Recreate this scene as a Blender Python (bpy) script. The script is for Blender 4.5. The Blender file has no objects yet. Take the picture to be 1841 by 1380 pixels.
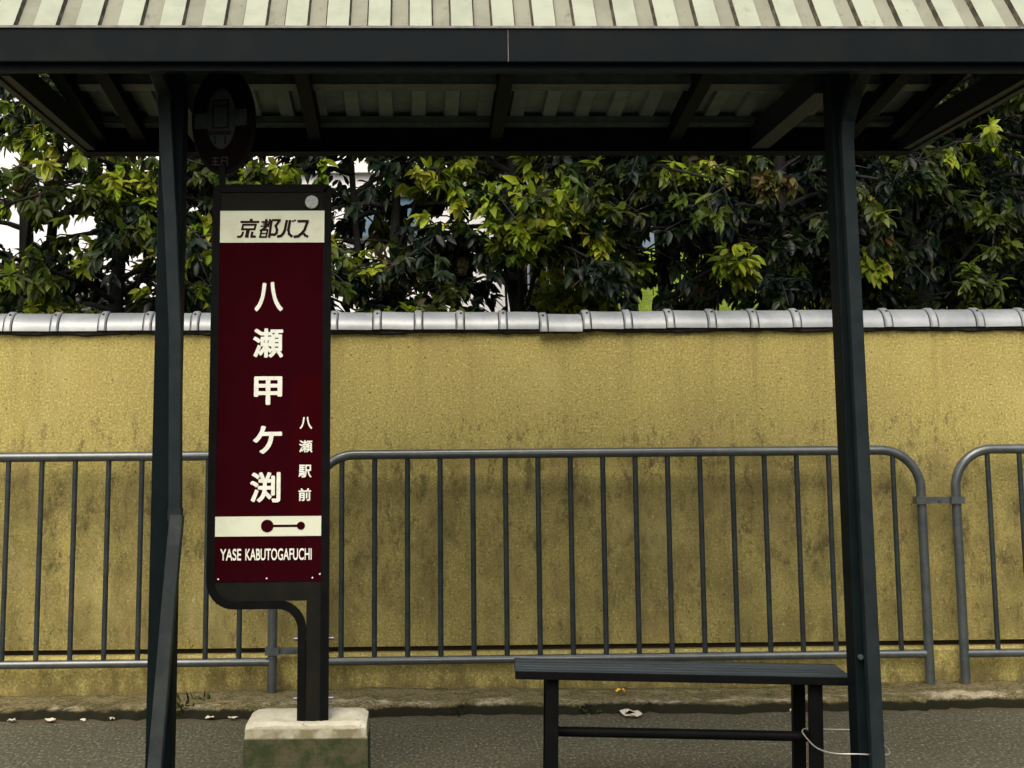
import bpy, math, random
import numpy as np
from mathutils import Vector, Matrix
R = math.radians
scene = bpy.context.scene
col = scene.collection

# ------------------------------------------------------------------ camera
f_px, W_px, H_px = 2800.0, 1841.0, 1380.0
pcx, pcy = 835.0, 348.5
th, ps, ro, EYE = math.atan(2800 / 18600), .0325, .007, 1.2
Fv = Vector((math.sin(ps) * math.cos(th), math.cos(ps) * math.cos(th), math.sin(th)))
R0 = Vector((math.cos(ps), -math.sin(ps), 0))
U0 = R0.cross(Fv)
Rv = R0 * math.cos(ro) - U0 * math.sin(ro)
Uv = U0 * math.cos(ro) + R0 * math.sin(ro)
cd = bpy.data.cameras.new('camera')
cam = bpy.data.objects.new('camera', cd)
col.objects.link(cam)
M = Matrix((Rv, Uv, -Fv)).transposed().to_4x4()
M.translation = Vector((0, 0, EYE))
cam.matrix_world = M
cd.sensor_width = 36
cd.lens = f_px / W_px * 36
cd.shift_x = (W_px / 2 - pcx) / W_px
cd.shift_y = -(H_px / 2 - pcy) / W_px
cd.clip_end = 500
scene.camera = cam

# ------------------------------------------------------------------ light
SUN_EL, SUN_AZ = 50.0, 14.0           # bright haze: sun behind the camera, a little to the left
world = bpy.data.worlds.new('World')
scene.world = world
world.use_nodes = True
wn = world.node_tree
bg = wn.nodes['Background']
sky = wn.nodes.new('ShaderNodeTexSky')
sky.sky_type = 'NISHITA'
sky.sun_disc = False
sky.sun_elevation = R(SUN_EL)
sky.sun_rotation = R(180 + SUN_AZ)
sky.air_density = 1.0
sky.dust_density = 9.0
sky.ozone_density = 1.0
wn.links.new(sky.outputs[0], bg.inputs[0])
bg.inputs[1].default_value = .15
sl = bpy.data.lights.new('sun', 'SUN')
sl.energy = .85
sl.angle = R(60)
sl.color = (.95, 1.0, .88)
sun = bpy.data.objects.new('sun', sl)
col.objects.link(sun)
sdir = Vector((-math.sin(R(SUN_AZ)) * math.cos(R(SUN_EL)), -math.cos(R(SUN_AZ)) * math.cos(R(SUN_EL)), math.sin(R(SUN_EL))))
sun.rotation_euler = sdir.to_track_quat('Z', 'Y').to_euler()
sun.location = (-2, -6, 9)
vs = scene.view_settings
vs.view_transform = 'Standard'
vs.look = 'None'
vs.exposure = 0.43
vs.gamma = 1.0

# ------------------------------------------------------------------ materials
class N:
    """small node helper"""
    def __init__(s, name):
        s.m = bpy.data.materials.new(name)
        s.m.use_nodes = True
        s.t = s.m.node_tree
        s.p = s.t.nodes['Principled BSDF']
        s.co = s.t.nodes.new('ShaderNodeTexCoord').outputs['Object']
    def link(s, a, b): s.t.links.new(a, b)
    def mapped(s, sc):
        n = s.t.nodes.new('ShaderNodeMapping')
        n.inputs['Scale'].default_value = sc
        s.link(s.co, n.inputs['Vector'])
        return n.outputs[0]
    def noise(s, scale, detail=4, rough=.6, sc=(1, 1, 1)):
        n = s.t.nodes.new('ShaderNodeTexNoise')
        n.inputs['Scale'].default_value = scale
        n.inputs['Detail'].default_value = detail
        n.inputs['Roughness'].default_value = rough
        s.link(s.mapped(sc), n.inputs['Vector'])
        return n.outputs['Fac']
    def rng(s, v, a, b, c=0., d=1.):
        n = s.t.nodes.new('ShaderNodeMapRange')
        n.interpolation_type = 'SMOOTHSTEP'
        for i, x in zip((1, 2, 3, 4), (a, b, c, d)): n.inputs[i].default_value = x
        s.link(v, n.inputs[0])
        return n.outputs[0]
    def math(s, op, a, b):
        n = s.t.nodes.new('ShaderNodeMath')
        n.operation = op
        for i, x in enumerate((a, b)):
            if isinstance(x, (int, float)): n.inputs[i].default_value = x
            else: s.link(x, n.inputs[i])
        return n.outputs[0]
    def mix(s, fac, a, b):
        n = s.t.nodes.new('ShaderNodeMix')
        n.data_type = 'RGBA'
        if isinstance(fac, (int, float)): n.inputs[0].default_value = fac
        else: s.link(fac, n.inputs[0])
        for i, x in ((6, a), (7, b)):
            if isinstance(x, tuple): n.inputs[i].default_value = x + (1,)
            else: s.link(x, n.inputs[i])
        return n.outputs[2]
    def xyz(s):
        n = s.t.nodes.new('ShaderNodeSeparateXYZ')
        s.link(s.co, n.inputs[0])
        return n.outputs
    def bump(s, h, strength=.3, dist=.01):
        n = s.t.nodes.new('ShaderNodeBump')
        n.inputs['Strength'].default_value = strength
        n.inputs['Distance'].default_value = dist
        s.link(h, n.inputs['Height'])
        s.link(n.outputs[0], s.p.inputs['Normal'])
    def base(s, c):
        if isinstance(c, tuple): s.p.inputs['Base Color'].default_value = c + (1,)
        else: s.link(c, s.p.inputs['Base Color'])
    def set(s, rough=.6, metal=0., spec=.5):
        s.p.inputs['Roughness'].default_value = rough
        s.p.inputs['Metallic'].default_value = metal
        s.p.inputs['Specular IOR Level'].default_value = spec
        return s.m

def simple(name, c, c2=None, scale=14, rough=.6, metal=0., spec=.4, bump=0., sc=(1, 1, 1), lo=.4, hi=.65):
    n = N(name)
    if c2 is None:
        n.base(c)
    else:
        f = n.noise(scale, 6, .65, sc)
        n.base(n.mix(n.rng(f, lo, hi), c, c2))
    if bump:
        n.bump(n.noise(scale * 9, 3), bump, .004)
    return n.set(rough, metal, spec)

MT = {}
MT['dark_paint'] = simple('dark_grey_green_paint', (.0030, .0060, .0075), (.0044, .0080, .0096), 9, .55, spec=.05, bump=.08)
MT['shaded_rafter_paint'] = simple('black_green_shaded_paint', (.0018, .0040, .0058), (.0028, .0052, .0070), 9, .6, spec=.03)  # shelter paint taken darker, shade under the roof put into the colour
MT['galv_pipe'] = simple('dull_galvanised_pipe', (.019, .025, .0265), (.030, .036, .036), 14, .5, spec=.15, bump=.05)
MT['fascia_paint'] = simple('fascia_brown_grey_paint', (.0058, .0088, .0112), (.0085, .0112, .0118), 5, .55, spec=.06, bump=.08)
MT['rim'] = simple('worn_metal_edge', (.20, .19, .18), (.12, .12, .12), 30, .5)
MT['pipe_grey'] = simple('grey_downpipe_paint', (.0105, .0165, .0195), (.0155, .0220, .0245), 12, .5, spec=.08, bump=.05)
MT['purlin_steel'] = simple('galvanised_purlin_steel', (.050, .068, .070), (.075, .096, .096), 22, .55, .1, spec=.2)
MT['roof_under'] = simple('roof_sheet_underside', (.155, .195, .195), (.115, .15, .15), 9, .7, spec=.1)
MT['black'] = simple('black_gloss_paint', (.0030, .0036, .0040), (.005, .005, .0052), 12, .5, spec=.04)
MT['sign_grey'] = simple('dark_olive_grey_plate', (.0075, .0080, .0065), (.0110, .0105, .0080), 10, .55, spec=.04)
MT['maroon'] = simple('maroon_sign_enamel', (.0185, .0014, .0030), (.0215, .0016, .0036), 6, .6, spec=.0)
MT['maroon_patch'] = simple('maroon_sticker_film', (.0225, .0013, .0026), (.0255, .0015, .0030), 8, .6, spec=.0)
MT['ink'] = simple('maroon_black_ink', (.010, .0015, .0025), None, rough=.5, spec=.1)
MT['chrome'] = simple('silvered_reflector', (.26, .28, .28), (.17, .185, .185), 60, .4, .3)
MT['navy'] = simple('dark_navy_enamel', (.0028, .0036, .0062), None, rough=.6, spec=.02)
MT['dark_red'] = simple('dark_red_enamel', (.0055, .0022, .0028), None, rough=.6, spec=.02)
MT['wire'] = simple('bright_wire', (.42, .42, .40), None, rough=.35, metal=.5)
MT['leaf_litter'] = simple('yellow_dead_leaf', (.75, .42, .03), (.6, .3, .03), 40, .7)
MT['litter'] = simple('pale_paper_scrap', (.62, .58, .48), (.45, .40, .30), 60, .85)
MT['bark'] = simple('dark_bark', (.007, .0075, .007), (.014, .0135, .011), 25, .9, bump=.5, sc=(1, 1, .3))
MT['house_wall'] = simple('white_render', (.80, .81, .84), (.72, .73, .76), 3, .8)
MT['roof_tile'] = simple('dark_slate_tile', (.045, .05, .055), (.09, .095, .10), 8, .6)
MT['window_glass'] = simple('blue_grey_window_glass', (.10, .18, .26), None, rough=.12, spec=.8)

def enamel_white():
    n = N('aged_white_enamel')
    a = n.noise(11, 5)
    c = n.mix(n.rng(a, .45, .75), (.53, .575, .455), (.44, .48, .36))
    w = n.noise(70, 4, .7)
    c = n.mix(n.rng(w, .66, .74), c, (.30, .27, .18))
    n.base(c)
    return n.set(.5, 0, .4)
MT['white'] = enamel_white()
MT['shaded_white'] = simple('shaded_white_enamel', (.036, .048, .050), (.022, .030, .031), 14, .7, spec=.03)  # roundel white, darkened to hold the roof's shade in its colour
MT['letter'] = simple('white_sign_lettering', (.64, .68, .62), (.56, .59, .51), 40, .5)

def roof_top(name, a, b, dirt, amount):
    n = N(name)
    c = n.mix(n.rng(n.noise(7, 6), .35, .7), a, b)
    d = n.rng(n.noise(26, 8, .75, (1, .45, .45)), .66 - amount, .78 - amount * .6)
    n.base(n.mix(d, c, dirt))
    n.bump(n.noise(60, 3), .08, .002)
    return n.set(.6, 0, .3)
MT['roof_cream'] = roof_top('weathered_cream_roof_paint', (.33, .36, .285), (.265, .295, .225), (.19, .19, .135), .07)
MT['roof_valley'] = roof_top('dirty_roof_valley', (.225, .235, .18), (.175, .185, .14), (.10, .095, .07), .10)
MT['roof_web'] = simple('dark_rib_side', (.055, .052, .038), (.14, .13, .095), 30, .8, spec=.1)  # darker colour on the sloping rib sides

def plaster(name, plinth=False):
    n = N(name)
    x, y, z = n.xyz()
    c = n.mix(n.rng(n.noise(2.2, 5), .3, .7), (.375, .325, .104), (.325, .282, .092))
    fine = n.noise(105, 2, .6)
    c = n.mix(n.math('MULTIPLY', n.rng(fine, .53, .66), .8), c, (.53, .47, .21))
    c = n.mix(n.math('MULTIPLY', n.rng(fine, .47, .33), .75), c, (.22, .175, .055))
    if not plinth:
        wob = n.noise(5.5, 6, .7, (1.6, 1, .35))
        zz = n.math('ADD', z, n.math('MULTIPLY', n.math('SUBTRACT', wob, .5), .85))
        grime = n.rng(zz, 1.16, .86)
        blot = n.noise(3.6, 7, .7, (1.2, 1, .75))
        g2 = n.math('MULTIPLY', grime, n.rng(blot, .36, .64, .22, 1.0))
        c = n.mix(n.math('MULTIPLY', g2, .74), c, (.150, .128, .048))
        # mould streaks and speckles from the splash line downwards
        st = n.noise(26, 9, .85, (1.2, 1, .42))
        big = n.noise(3.0, 4, .6, (1, 1, .9))
        band = n.math('MULTIPLY', n.rng(n.math('ADD', z, n.math('MULTIPLY', wob, -.25)), 1.20, 1.08), n.rng(big, .40, .56))
        sm = n.math('MULTIPLY', n.rng(st, .515, .60), band)
        c = n.mix(n.math('MULTIPLY', sm, .68), c, (.090, .070, .032))
        bl2 = n.noise(7.5, 8, .8, (1.2, 1, .7))
        c = n.mix(n.math('MULTIPLY', n.math('MULTIPLY', n.rng(bl2, .51, .62), n.math('MULTIPLY', n.rng(z, 1.22, 1.05), n.rng(z, .42, .62))), .72), c, (.075, .066, .030))
        sp = n.noise(85, 5, .85, (1, 1, .6))
        c = n.mix(n.math('MULTIPLY', n.math('MULTIPLY', n.rng(sp, .545, .62), grime), .6), c, (.09, .075, .03))
        lg = n.noise(6, 5, .65, (1.7, 1, .05))
        ll = n.math('MULTIPLY', n.math('MULTIPLY', n.rng(lg, .52, .68), n.rng(z, 1.15, 1.60, .25, 1)), .42)
        c = n.mix(ll, c, (.215, .18, .062))
        pale = n.math('MULTIPLY', n.rng(n.noise(2.6, 5, .6, (1, 1, .8)), .55, .72), .35)
        c = n.mix(pale, c, (.45, .40, .17))
        # drip stains, with the coping's shadow painted in as a dark band
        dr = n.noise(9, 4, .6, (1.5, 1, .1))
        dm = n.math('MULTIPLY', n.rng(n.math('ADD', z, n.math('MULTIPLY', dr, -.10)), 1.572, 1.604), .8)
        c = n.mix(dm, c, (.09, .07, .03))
    else:
        wob = n.noise(6, 6, .7, (1.4, 1, .5))
        zz = n.math('ADD', z, n.math('MULTIPLY', n.math('SUBTRACT', wob, .5), .5))
        c = n.mix(n.math('MULTIPLY', n.rng(zz, .17, .03), .75), c, (.085, .068, .028))
        st = n.noise(24, 6, .8, (1.2, 1, .3))
        c = n.mix(n.math('MULTIPLY', n.rng(st, .55, .7), .45), c, (.10, .08, .035))
    pit = n.noise(66, 2, .55)
    c = n.mix(n.math('MULTIPLY', n.rng(pit, .34, .27), .75), c, (.075, .06, .016))
    c = n.mix(n.math('MULTIPLY', n.rng(n.noise(58, 2, .55, (1.1, 1, .9)), .66, .74), .5), c, (.55, .49, .25))
    hue = n.noise(4.5, 4, .6)
    c = n.mix(n.math('MULTIPLY', n.rng(hue, .5, .7), .22), c, (.33, .24, .11))
    n.base(c)
    n.bump(n.noise(120, 4, .7), .55, .006)
    return n.set(.92, 0, .15)
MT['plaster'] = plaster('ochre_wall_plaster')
MT['plinth'] = plaster('ochre_plinth_plaster', True)
MT['recess'] = simple('dark_joint', (.03, .022, .012), None, rough=.9)

def coping():
    n = N('silver_grey_glazed_tile')
    c = n.mix(n.rng(n.noise(5, 5), .35, .7), (.205, .228, .242), (.30, .322, .334))
    c = n.mix(n.math('MULTIPLY', n.rng(n.noise(48, 7, .85), .54, .66), .6), c, (.15, .145, .12))
    n.base(c)
    return n.set(.36, .2, .55)
MT['coping'] = coping()
MT['mortar'] = simple('dark_joint_mortar', (.012, .012, .013), (.03, .028, .026), 40, .9)

def zinc(name, a, b, rough, spec):
    n = N(name)
    c = n.mix(n.rng(n.noise(18, 6, .7), .35, .68), a, b)
    c = n.mix(n.math('MULTIPLY', n.rng(n.noise(38, 6, .85, (1, 1, .5)), .56, .66), .7), c, (.085, .055, .032))
    n.base(c)
    return n.set(rough, .3, spec)
MT['zinc_bar'] = zinc('dull_galvanised_bar', (.022, .032, .035), (.040, .050, .052), .5, .2)
MT['zinc'] = zinc('weathered_galvanised_rail_lit', (.052, .068, .074), (.090, .104, .106), .28, .9)  # same zinc as the bars, lightened to carry the rail highlights


def asphalt():
    n = N('worn_asphalt')
    x, y, z = n.xyz()
    c = n.mix(n.rng(n.noise(1.6, 5), .35, .7), (.076, .075, .044), (.096, .094, .058))
    v = n.noise(85, 3, .75, (1, .4, 1))
    c = n.mix(n.math('MULTIPLY', n.rng(n.noise(9, 6, .75), .48, .66), .55), c, (.060, .056, .040))
    c = n.mix(n.rng(v, .55, .66), c, (.26, .25, .20))
    c = n.mix(n.rng(v, .46, .36), c, (.028, .027, .019))
    wob = n.noise(5, 6, .7)
    yy = n.math('ADD', y, n.math('MULTIPLY', n.math('SUBTRACT', wob, .5), .5))
    soil = n.math('MULTIPLY', n.rng(yy, 6.72, 6.88), n.rng(y, 7.6, 7.5))
    c = n.mix(n.math('MULTIPLY', soil, .85), c, (.085, .060, .030))
    n.base(c)
    n.bump(n.noise(180, 3, .8), .7, .006)
    return n.set(.9, 0, .25)
MT['asphalt'] = asphalt()

def concrete(name, moss_z=None):
    n = N(name)
    x, y, z = n.xyz()
    c = n.mix(n.rng(n.noise(9, 6, .7), .35, .68), (.46, .455, .365), (.36, .345, .26))
    c = n.mix(n.rng(n.noise(48, 6, .8), .56, .68), c, (.20, .18, .115))
    if moss_z:
        st = n.noise(14, 6, .7, (1, 1, .8))
        up = n.math('MULTIPLY', n.rng(n.math('ADD', z, n.math('MULTIPLY', n.math('SUBTRACT', st, .5), .016)), .313, .306), n.rng(st, .36, .58, .35, 1))
        c = n.mix(n.math('MULTIPLY', up, .9), c, (.135, .122, .060))
        wob = n.noise(8, 5, .7)
        zz = n.math('ADD', z, n.math('MULTIPLY', n.math('SUBTRACT', wob, .5), .014))
        c2 = n.mix(n.rng(n.noise(13, 6, .75), .40, .62), (.024, .034, .012), (.062, .056, .030))
        c = n.mix(n.rng(zz, moss_z + .004, moss_z - .006), c, c2)
    n.base(c)
    n.bump(n.noise(90, 5, .75), .6, .006)
    return n.set(.92, 0, .2)
MT['block'] = concrete('cast_concrete_mossy', .284)

def kerb_mat():
    n = N('worn_kerb_mortar')
    x, y, z = n.xyz()
    c = n.mix(n.rng(n.noise(7, 6, .7, (.6, 1.6, 1)), .40, .60), (.155, .130, .055), (.215, .185, .095))
    c = n.mix(n.rng(n.noise(40, 6, .85, (.5, 1, 1)), .52, .64), c, (.07, .058, .026))
    edge = n.math('MULTIPLY', n.rng(y, 6.835, 6.86), n.rng(y, 6.96, 6.90))
    worn = n.math('MULTIPLY', edge, n.rng(n.noise(9, 6, .75, (.6, 1, 1)), .46, .60))
    back = n.math('MULTIPLY', n.rng(y, 7.0, 7.05), n.rng(n.noise(6, 6, .8, (.45, 3, 1)), .54, .62))
    c = n.mix(n.math('MAXIMUM', worn, n.math('MULTIPLY', back, .6)), c, (.47, .42, .29))
    c = n.mix(n.math('MULTIPLY', n.rng(n.noise(13, 5), .52, .62), .6), c, (.07, .075, .022))
    gr = n.noise(95, 3, .7)
    c = n.mix(n.math('MULTIPLY', n.rng(gr, .47, .36), .8), c, (.035, .03, .015))
    c = n.mix(n.math('MULTIPLY', n.rng(gr, .56, .66), .6), c, (.42, .38, .27))
    wob = n.noise(14, 5, .7)
    zz = n.math('ADD', z, n.math('MULTIPLY', n.math('SUBTRACT', wob, .5), .03))
    c = n.mix(n.rng(zz, .045, .030), c, (.018, .018, .010))
    n.base(c)
    n.bump(n.noise(60, 6, .8), .9, .012)
    return n.set(.95, 0, .1)
MT['kerb'] = kerb_mat()

def grass_mat():
    n = N('sunny_grass_bank')
    c = n.mix(n.rng(n.noise(3, 6), .35, .65), (.24, .34, .045), (.15, .22, .03))
    c = n.mix(n.rng(n.noise(30, 6, .8), .55, .7), c, (.30, .33, .06))
    n.base(c)
    n.bump(n.noise(40, 4), .8, .05)
    return n.set(.9, 0, .1)
MT['grass'] = grass_mat()

def leaf_mat():
    n = N('laurel_leaf')
    at = n.t.nodes.new('ShaderNodeVertexColor')
    at.layer_name = 'leaf_colour'
    c = at.outputs['Color']
    n.base(c)
    n.set(.42, 0, .27)
    tr = n.t.nodes.new('ShaderNodeBsdfTranslucent')
    n.link(c, tr.inputs['Color'])
    mx = n.t.nodes.new('ShaderNodeMixShader')
    mx.inputs[0].default_value = .4
    n.link(n.p.outputs[0], mx.inputs[1])
    n.link(tr.outputs[0], mx.inputs[2])
    n.link(mx.outputs[0], n.t.nodes['Material Output'].inputs['Surface'])
    return n.m
MT['leaf'] = leaf_mat()

# ------------------------------------------------------------------ mesh helpers
class MB:
    def __init__(s): s.v, s.f, s.mi, s.sm = [], [], [], []
    def add(s, vs, fs, mi=0, smooth=False):
        o = len(s.v)
        s.v += [tuple(p) for p in vs]
        for q in fs:
            s.f.append([i + o for i in q]); s.mi.append(mi); s.sm.append(smooth)
        return s
    def box(s, a, b, mi=0):
        (x0, y0, z0), (x1, y1, z1) = a, b
        vs = [(x0, y0, z0), (x1, y0, z0), (x1, y1, z0), (x0, y1, z0), (x0, y0, z1), (x1, y0, z1), (x1, y1, z1), (x0, y1, z1)]
        return s.add(vs, [(0, 3, 2, 1), (4, 5, 6, 7), (0, 1, 5, 4), (1, 2, 6, 5), (2, 3, 7, 6), (3, 0, 4, 7)], mi)
    def sweep(s, path, prof, up=(0, 1, 0), mi=0, smooth=False, cap=True, scales=None):
        """profile (u,v) swept along a polyline; v lies along up"""
        P = [Vector(p) for p in path]
        n, k = len(P), len(prof)
        vs, fs = [], []
        for i, p in enumerate(P):
            t = (P[min(i + 1, n - 1)] - P[max(i - 1, 0)]).normalized()
            u = Vector(up)
            if abs(t.dot(u)) > .97: u = Vector((0, 0, 1)) if abs(t.z) < .9 else Vector((0, 1, 0))
            a = t.cross(u).normalized()
            b = a.cross(t).normalized()
            m = 1.
            if 0 < i < n - 1:
                c = (P[i + 1] - p).normalized().dot(t)
                m = 1 / max(c, .5)
            sc = scales[i] if scales else 1.
            for (q, r) in prof: vs.append(p + a * q * sc * m + b * r * sc)
        for i in range(n - 1):
            for j in range(k):
                j2 = (j + 1) % k
                fs.append((i * k + j, i * k + j2, (i + 1) * k + j2, (i + 1) * k + j))
        s.add(vs, fs, mi, smooth)
        if cap:
            s.add(vs[:k], [tuple(range(k - 1, -1, -1))], mi)
            s.add(vs[-k:], [tuple(range(k))], mi)
        return s
    def tube(s, path, r, n=12, mi=0, up=(0, 1, 0), scales=None):
        return s.sweep(path, [(r * math.cos(2 * math.pi * j / n), r * math.sin(2 * math.pi * j / n)) for j in range(n)], up, mi, True, True, scales)
    def bar(s, path, w, d, mi=0, up=(0, 1, 0)):
        return s.sweep(path, [(-w / 2, -d / 2), (w / 2, -d / 2), (w / 2, d / 2), (-w / 2, d / 2)], up, mi)
    def disc(s, c, rx, rz, y0, y1, mi=0, n=40):
        """a plate in the XZ plane from y0 (front) to y1"""
        vs = []
        for y in (y0, y1):
            for j in range(n):
                a = 2 * math.pi * j / n
                vs.append((c[0] + rx * math.cos(a), y, c[1] + rz * math.sin(a)))
        fs = [tuple(range(n)), tuple(range(2 * n - 1, n - 1, -1))]
        fs += [(j + n, (j + 1) % n + n, (j + 1) % n, j) for j in range(n)]
        return s.add(vs, fs, mi)
    def plate(s, outline, y0, y1, mi=0):
        """an XZ outline (counter-clockwise seen from -Y) extruded in Y"""
        n = len(outline)
        vs = [(x, y0, z) for x, z in outline] + [(x, y1, z) for x, z in outline]
        fs = [tuple(range(n)), tuple(range(2 * n - 1, n - 1, -1))]
        fs += [(j + n, (j + 1) % n + n, (j + 1) % n, j) for j in range(n)]
        return s.add(vs, fs, mi)
    def build(s, name, mats, parent=None, bevel=0., origin=None):
        me = bpy.data.meshes.new(name)
        v = s.v
        if origin:
            ox, oy, oz = origin
            v = [(p[0] - ox, p[1] - oy, p[2] - oz) for p in v]
        me.from_pydata(v, [], s.f)
        me.polygons.foreach_set('material_index', s.mi)
        me.polygons.foreach_set('use_smooth', s.sm)
        for m in (mats if isinstance(mats, (list, tuple)) else [mats]): me.materials.append(m)
        me.update()
        o = bpy.data.objects.new(name, me)
        col.objects.link(o)
        if origin: o.location = origin
        if parent: o.parent = parent
        if bevel:
            b = o.modifiers.new('bevel', 'BEVEL')
            b.width = bevel; b.segments = 2; b.limit_method = 'ANGLE'; b.angle_limit = R(40)
        return o

def tag(o, label=None, cat=None, group=None, kind=None):
    if label: o['label'] = label
    if cat: o['category'] = cat
    if group: o['group'] = group
    if kind: o['kind'] = kind
    return o
def empty(name, label, cat, group=None, loc=(0, 0, 0)):
    o = bpy.data.objects.new(name, None)
    o.empty_display_size = .1
    o.location = loc
    col.objects.link(o)
    return tag(o, label, cat, group)
def rounded(pts, r, n=8):
    """polyline with its inner corners rounded to radius r (radius may be a list)"""
    P = [Vector(p) for p in pts]
    out = [P[0]]
    for i in range(1, len(P) - 1):
        rr = r[i - 1] if isinstance(r, (list, tuple)) else r
        a = (P[i - 1] - P[i]).normalized(); b = (P[i + 1] - P[i]).normalized()
        for k in range(n + 1):
            t = k / n * math.pi / 2
            # right-angle fillet
            out.append(P[i] + a * rr * (1 - math.sin(t)) + b * rr * (1 - math.cos(t)))
    out.append(P[-1])
    return out

_dg = bpy.context.evaluated_depsgraph_get
def text_mesh(s, x0, z0, x1, z1, y, mat, parent, name='lettering', bold=.02, shear=0.):
    cu = bpy.data.curves.new('t', 'FONT')
    cu.body = s; cu.size = 1; cu.extrude = .01; cu.shear = shear
    cu.fill_mode = 'BOTH'
    t = bpy.data.objects.new('t', cu); col.objects.link(t)
    me = bpy.data.meshes.new_from_object(t.evaluated_get(_dg()))
    bpy.data.objects.remove(t)
    n = len(me.vertices)
    a = np.empty(n * 3); me.vertices.foreach_get('co', a); a = a.reshape(-1, 3)
    a[:, 2] -= a[:, 2].min()
    dep = max(a[:, 2].max(), 1e-6)
    mn, mx = a.min(0) - bold, a.max(0) + bold
    faces = [tuple(p.vertices) for p in me.polygons]
    shifts = [(0, 0)] + [(bold * math.cos(k * math.pi / 5), bold * math.sin(k * math.pi / 5)) for k in range(10)] if bold else [(0, 0)]
    V, F = [], []
    for k, (dx, dz) in enumerate(shifts):
        b = np.empty_like(a)
        b[:, 0] = x0 + (a[:, 0] + dx - mn[0]) / (mx[0] - mn[0]) * (x1 - x0)
        b[:, 2] = z0 + (a[:, 1] + dz - mn[1]) / (mx[1] - mn[1]) * (z1 - z0)
        b[:, 1] = y - a[:, 2] / dep * (.0009 + .00003 * k)
        V += [tuple(p) for p in b]; F += [tuple(i + k * n for i in q) for q in faces]
    me = bpy.data.meshes.new(name)
    me.from_pydata(V, [], F); me.update()
    me.materials.append(mat)
    o = bpy.data.objects.new(name, me); col.objects.link(o); o.parent = parent
    return o

def strokes_mesh(strokes, fx, fz, y, mat, parent, name):
    """thick hand-drawn strokes: (width, closed, [(u,v)...]); each piece a little prouder than the last"""
    mb = MB(); k = 0
    for w, closed, pts in strokes:
        q = [(fx(u), fz(v)) for u, v in pts]
        if closed: q.append(q[0])
        hw = w / 2
        for i in range(len(q) - 1):
            a, b = Vector(q[i]), Vector(q[i + 1])
            d = (b - a).normalized(); nn = Vector((-d.y, d.x)) * hw
            e0 = d * (hw * .85 if i > 0 or closed else 0.); e1 = d * (hw * .85 if i < len(q) - 2 or closed else 0.)
            o = [a - nn - e0, b - nn + e1, b + nn + e1, a + nn - e0]
            mb.plate([(p.x, p.y) for p in o], y - .0008 - k * .00004, y)
            k += 1
    return mb.build(name, mat, parent)

# ------------------------------------------------------------------ setting: ground, kerb, grass bank
g = MB()
g.add([(-60, -40, 0), (60, -40, 0), (60, 90, 0), (-60, 90, 0)], [(0, 1, 2, 3)])
tag(g.build('ground', MT['asphalt']), 'grey worn asphalt ground with brown soil along the kerb', kind='structure')

rnd = random.Random(5)
k = MB()
nx = 420
vs, fs = [], []
jf = [rnd.gauss(0, .020) for _ in range(nx + 1)]
for i in range(nx + 1):
    x = -7 + 14 * i / nx
    slow = .018 * math.sin(x * 3.1) + .012 * math.sin(x * 7.7 + 1)
    e = jf[i] * .8 + slow
    h = .052 + .008 * math.sin(x * 2.3 + 2) + rnd.gauss(0, .003)
    chip = .012 if rnd.random() < .12 else 0
    vs += [(x, 6.825 + e, -.01), (x, 6.838 + e, h * .80 - chip), (x, 6.885 + e, h - chip * .6), (x, 7.0 + e * .3, h + rnd.gauss(0, .002)), (x, 7.17, h + .006)]
for i in range(nx):
    for j in range(4):
        a = i * 5 + j
        fs.append((a, a + 5, a + 6, a + 1))
k.add(vs, fs, 0, True)
tag(k.build('kerb', MT['kerb']), 'low worn mortar kerb along the foot of the ochre wall', kind='structure')

hb = MB()
vs, fs = [], []
nu, nv = 60, 40
for j in range(nv + 1):
    for i in range(nu + 1):
        x = .4 + 16 * i / nu; y = 9.6 + 26 * j / nv
        t = min(max((y - 9.8) / 6.5, 0), 1); t = t * t * (3 - 2 * t)
        sx = min(max((x - .6) / 1.2, 0), 1); sx = sx * sx * (3 - 2 * sx)
        vs.append((x, y, -.05 + sx * (3.0 * t + .12 * math.sin(x * 1.7 + y) * t)))
for j in range(nv):
    for i in range(nu):
        a = j * (nu + 1) + i
        fs.append((a, a + 1, a + nu + 2, a + nu + 1))
hb.add(vs, fs, 0, True)
tag(hb.build('grass_bank', MT['grass']), 'sunlit yellow-green grass bank behind the trees', kind='structure')

# ------------------------------------------------------------------ garden wall
wall = empty('garden_wall', 'long ochre plastered wall with silvery half-round coping tiles behind the railings', 'wall', loc=(0, 7.2, 0))
WO = wall.location
def wpart(mb, name, mat, bevel=0.):
    o = mb.build(name, mat, None, bevel)
    o.parent = wall; o.matrix_parent_inverse = Matrix.Translation(-WO)
    return o
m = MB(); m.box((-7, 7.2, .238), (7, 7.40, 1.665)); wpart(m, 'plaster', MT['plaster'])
m = MB(); m.box((-7, 7.235, .18), (7, 7.39, .24)); wpart(m, 'joint', MT['recess'])
m = MB()
m.add([(-7, 7.165, -.02), (7, 7.165, -.02), (7, 7.165, .200), (-7, 7.165, .200), (7, 7.178, .214), (-7, 7.178, .214), (7, 7.40, .214), (-7, 7.40, .214)],
      [(0, 1, 2, 3), (3, 2, 4, 5), (5, 4, 6, 7)])
wpart(m, 'plinth', MT['plinth'])

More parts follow.
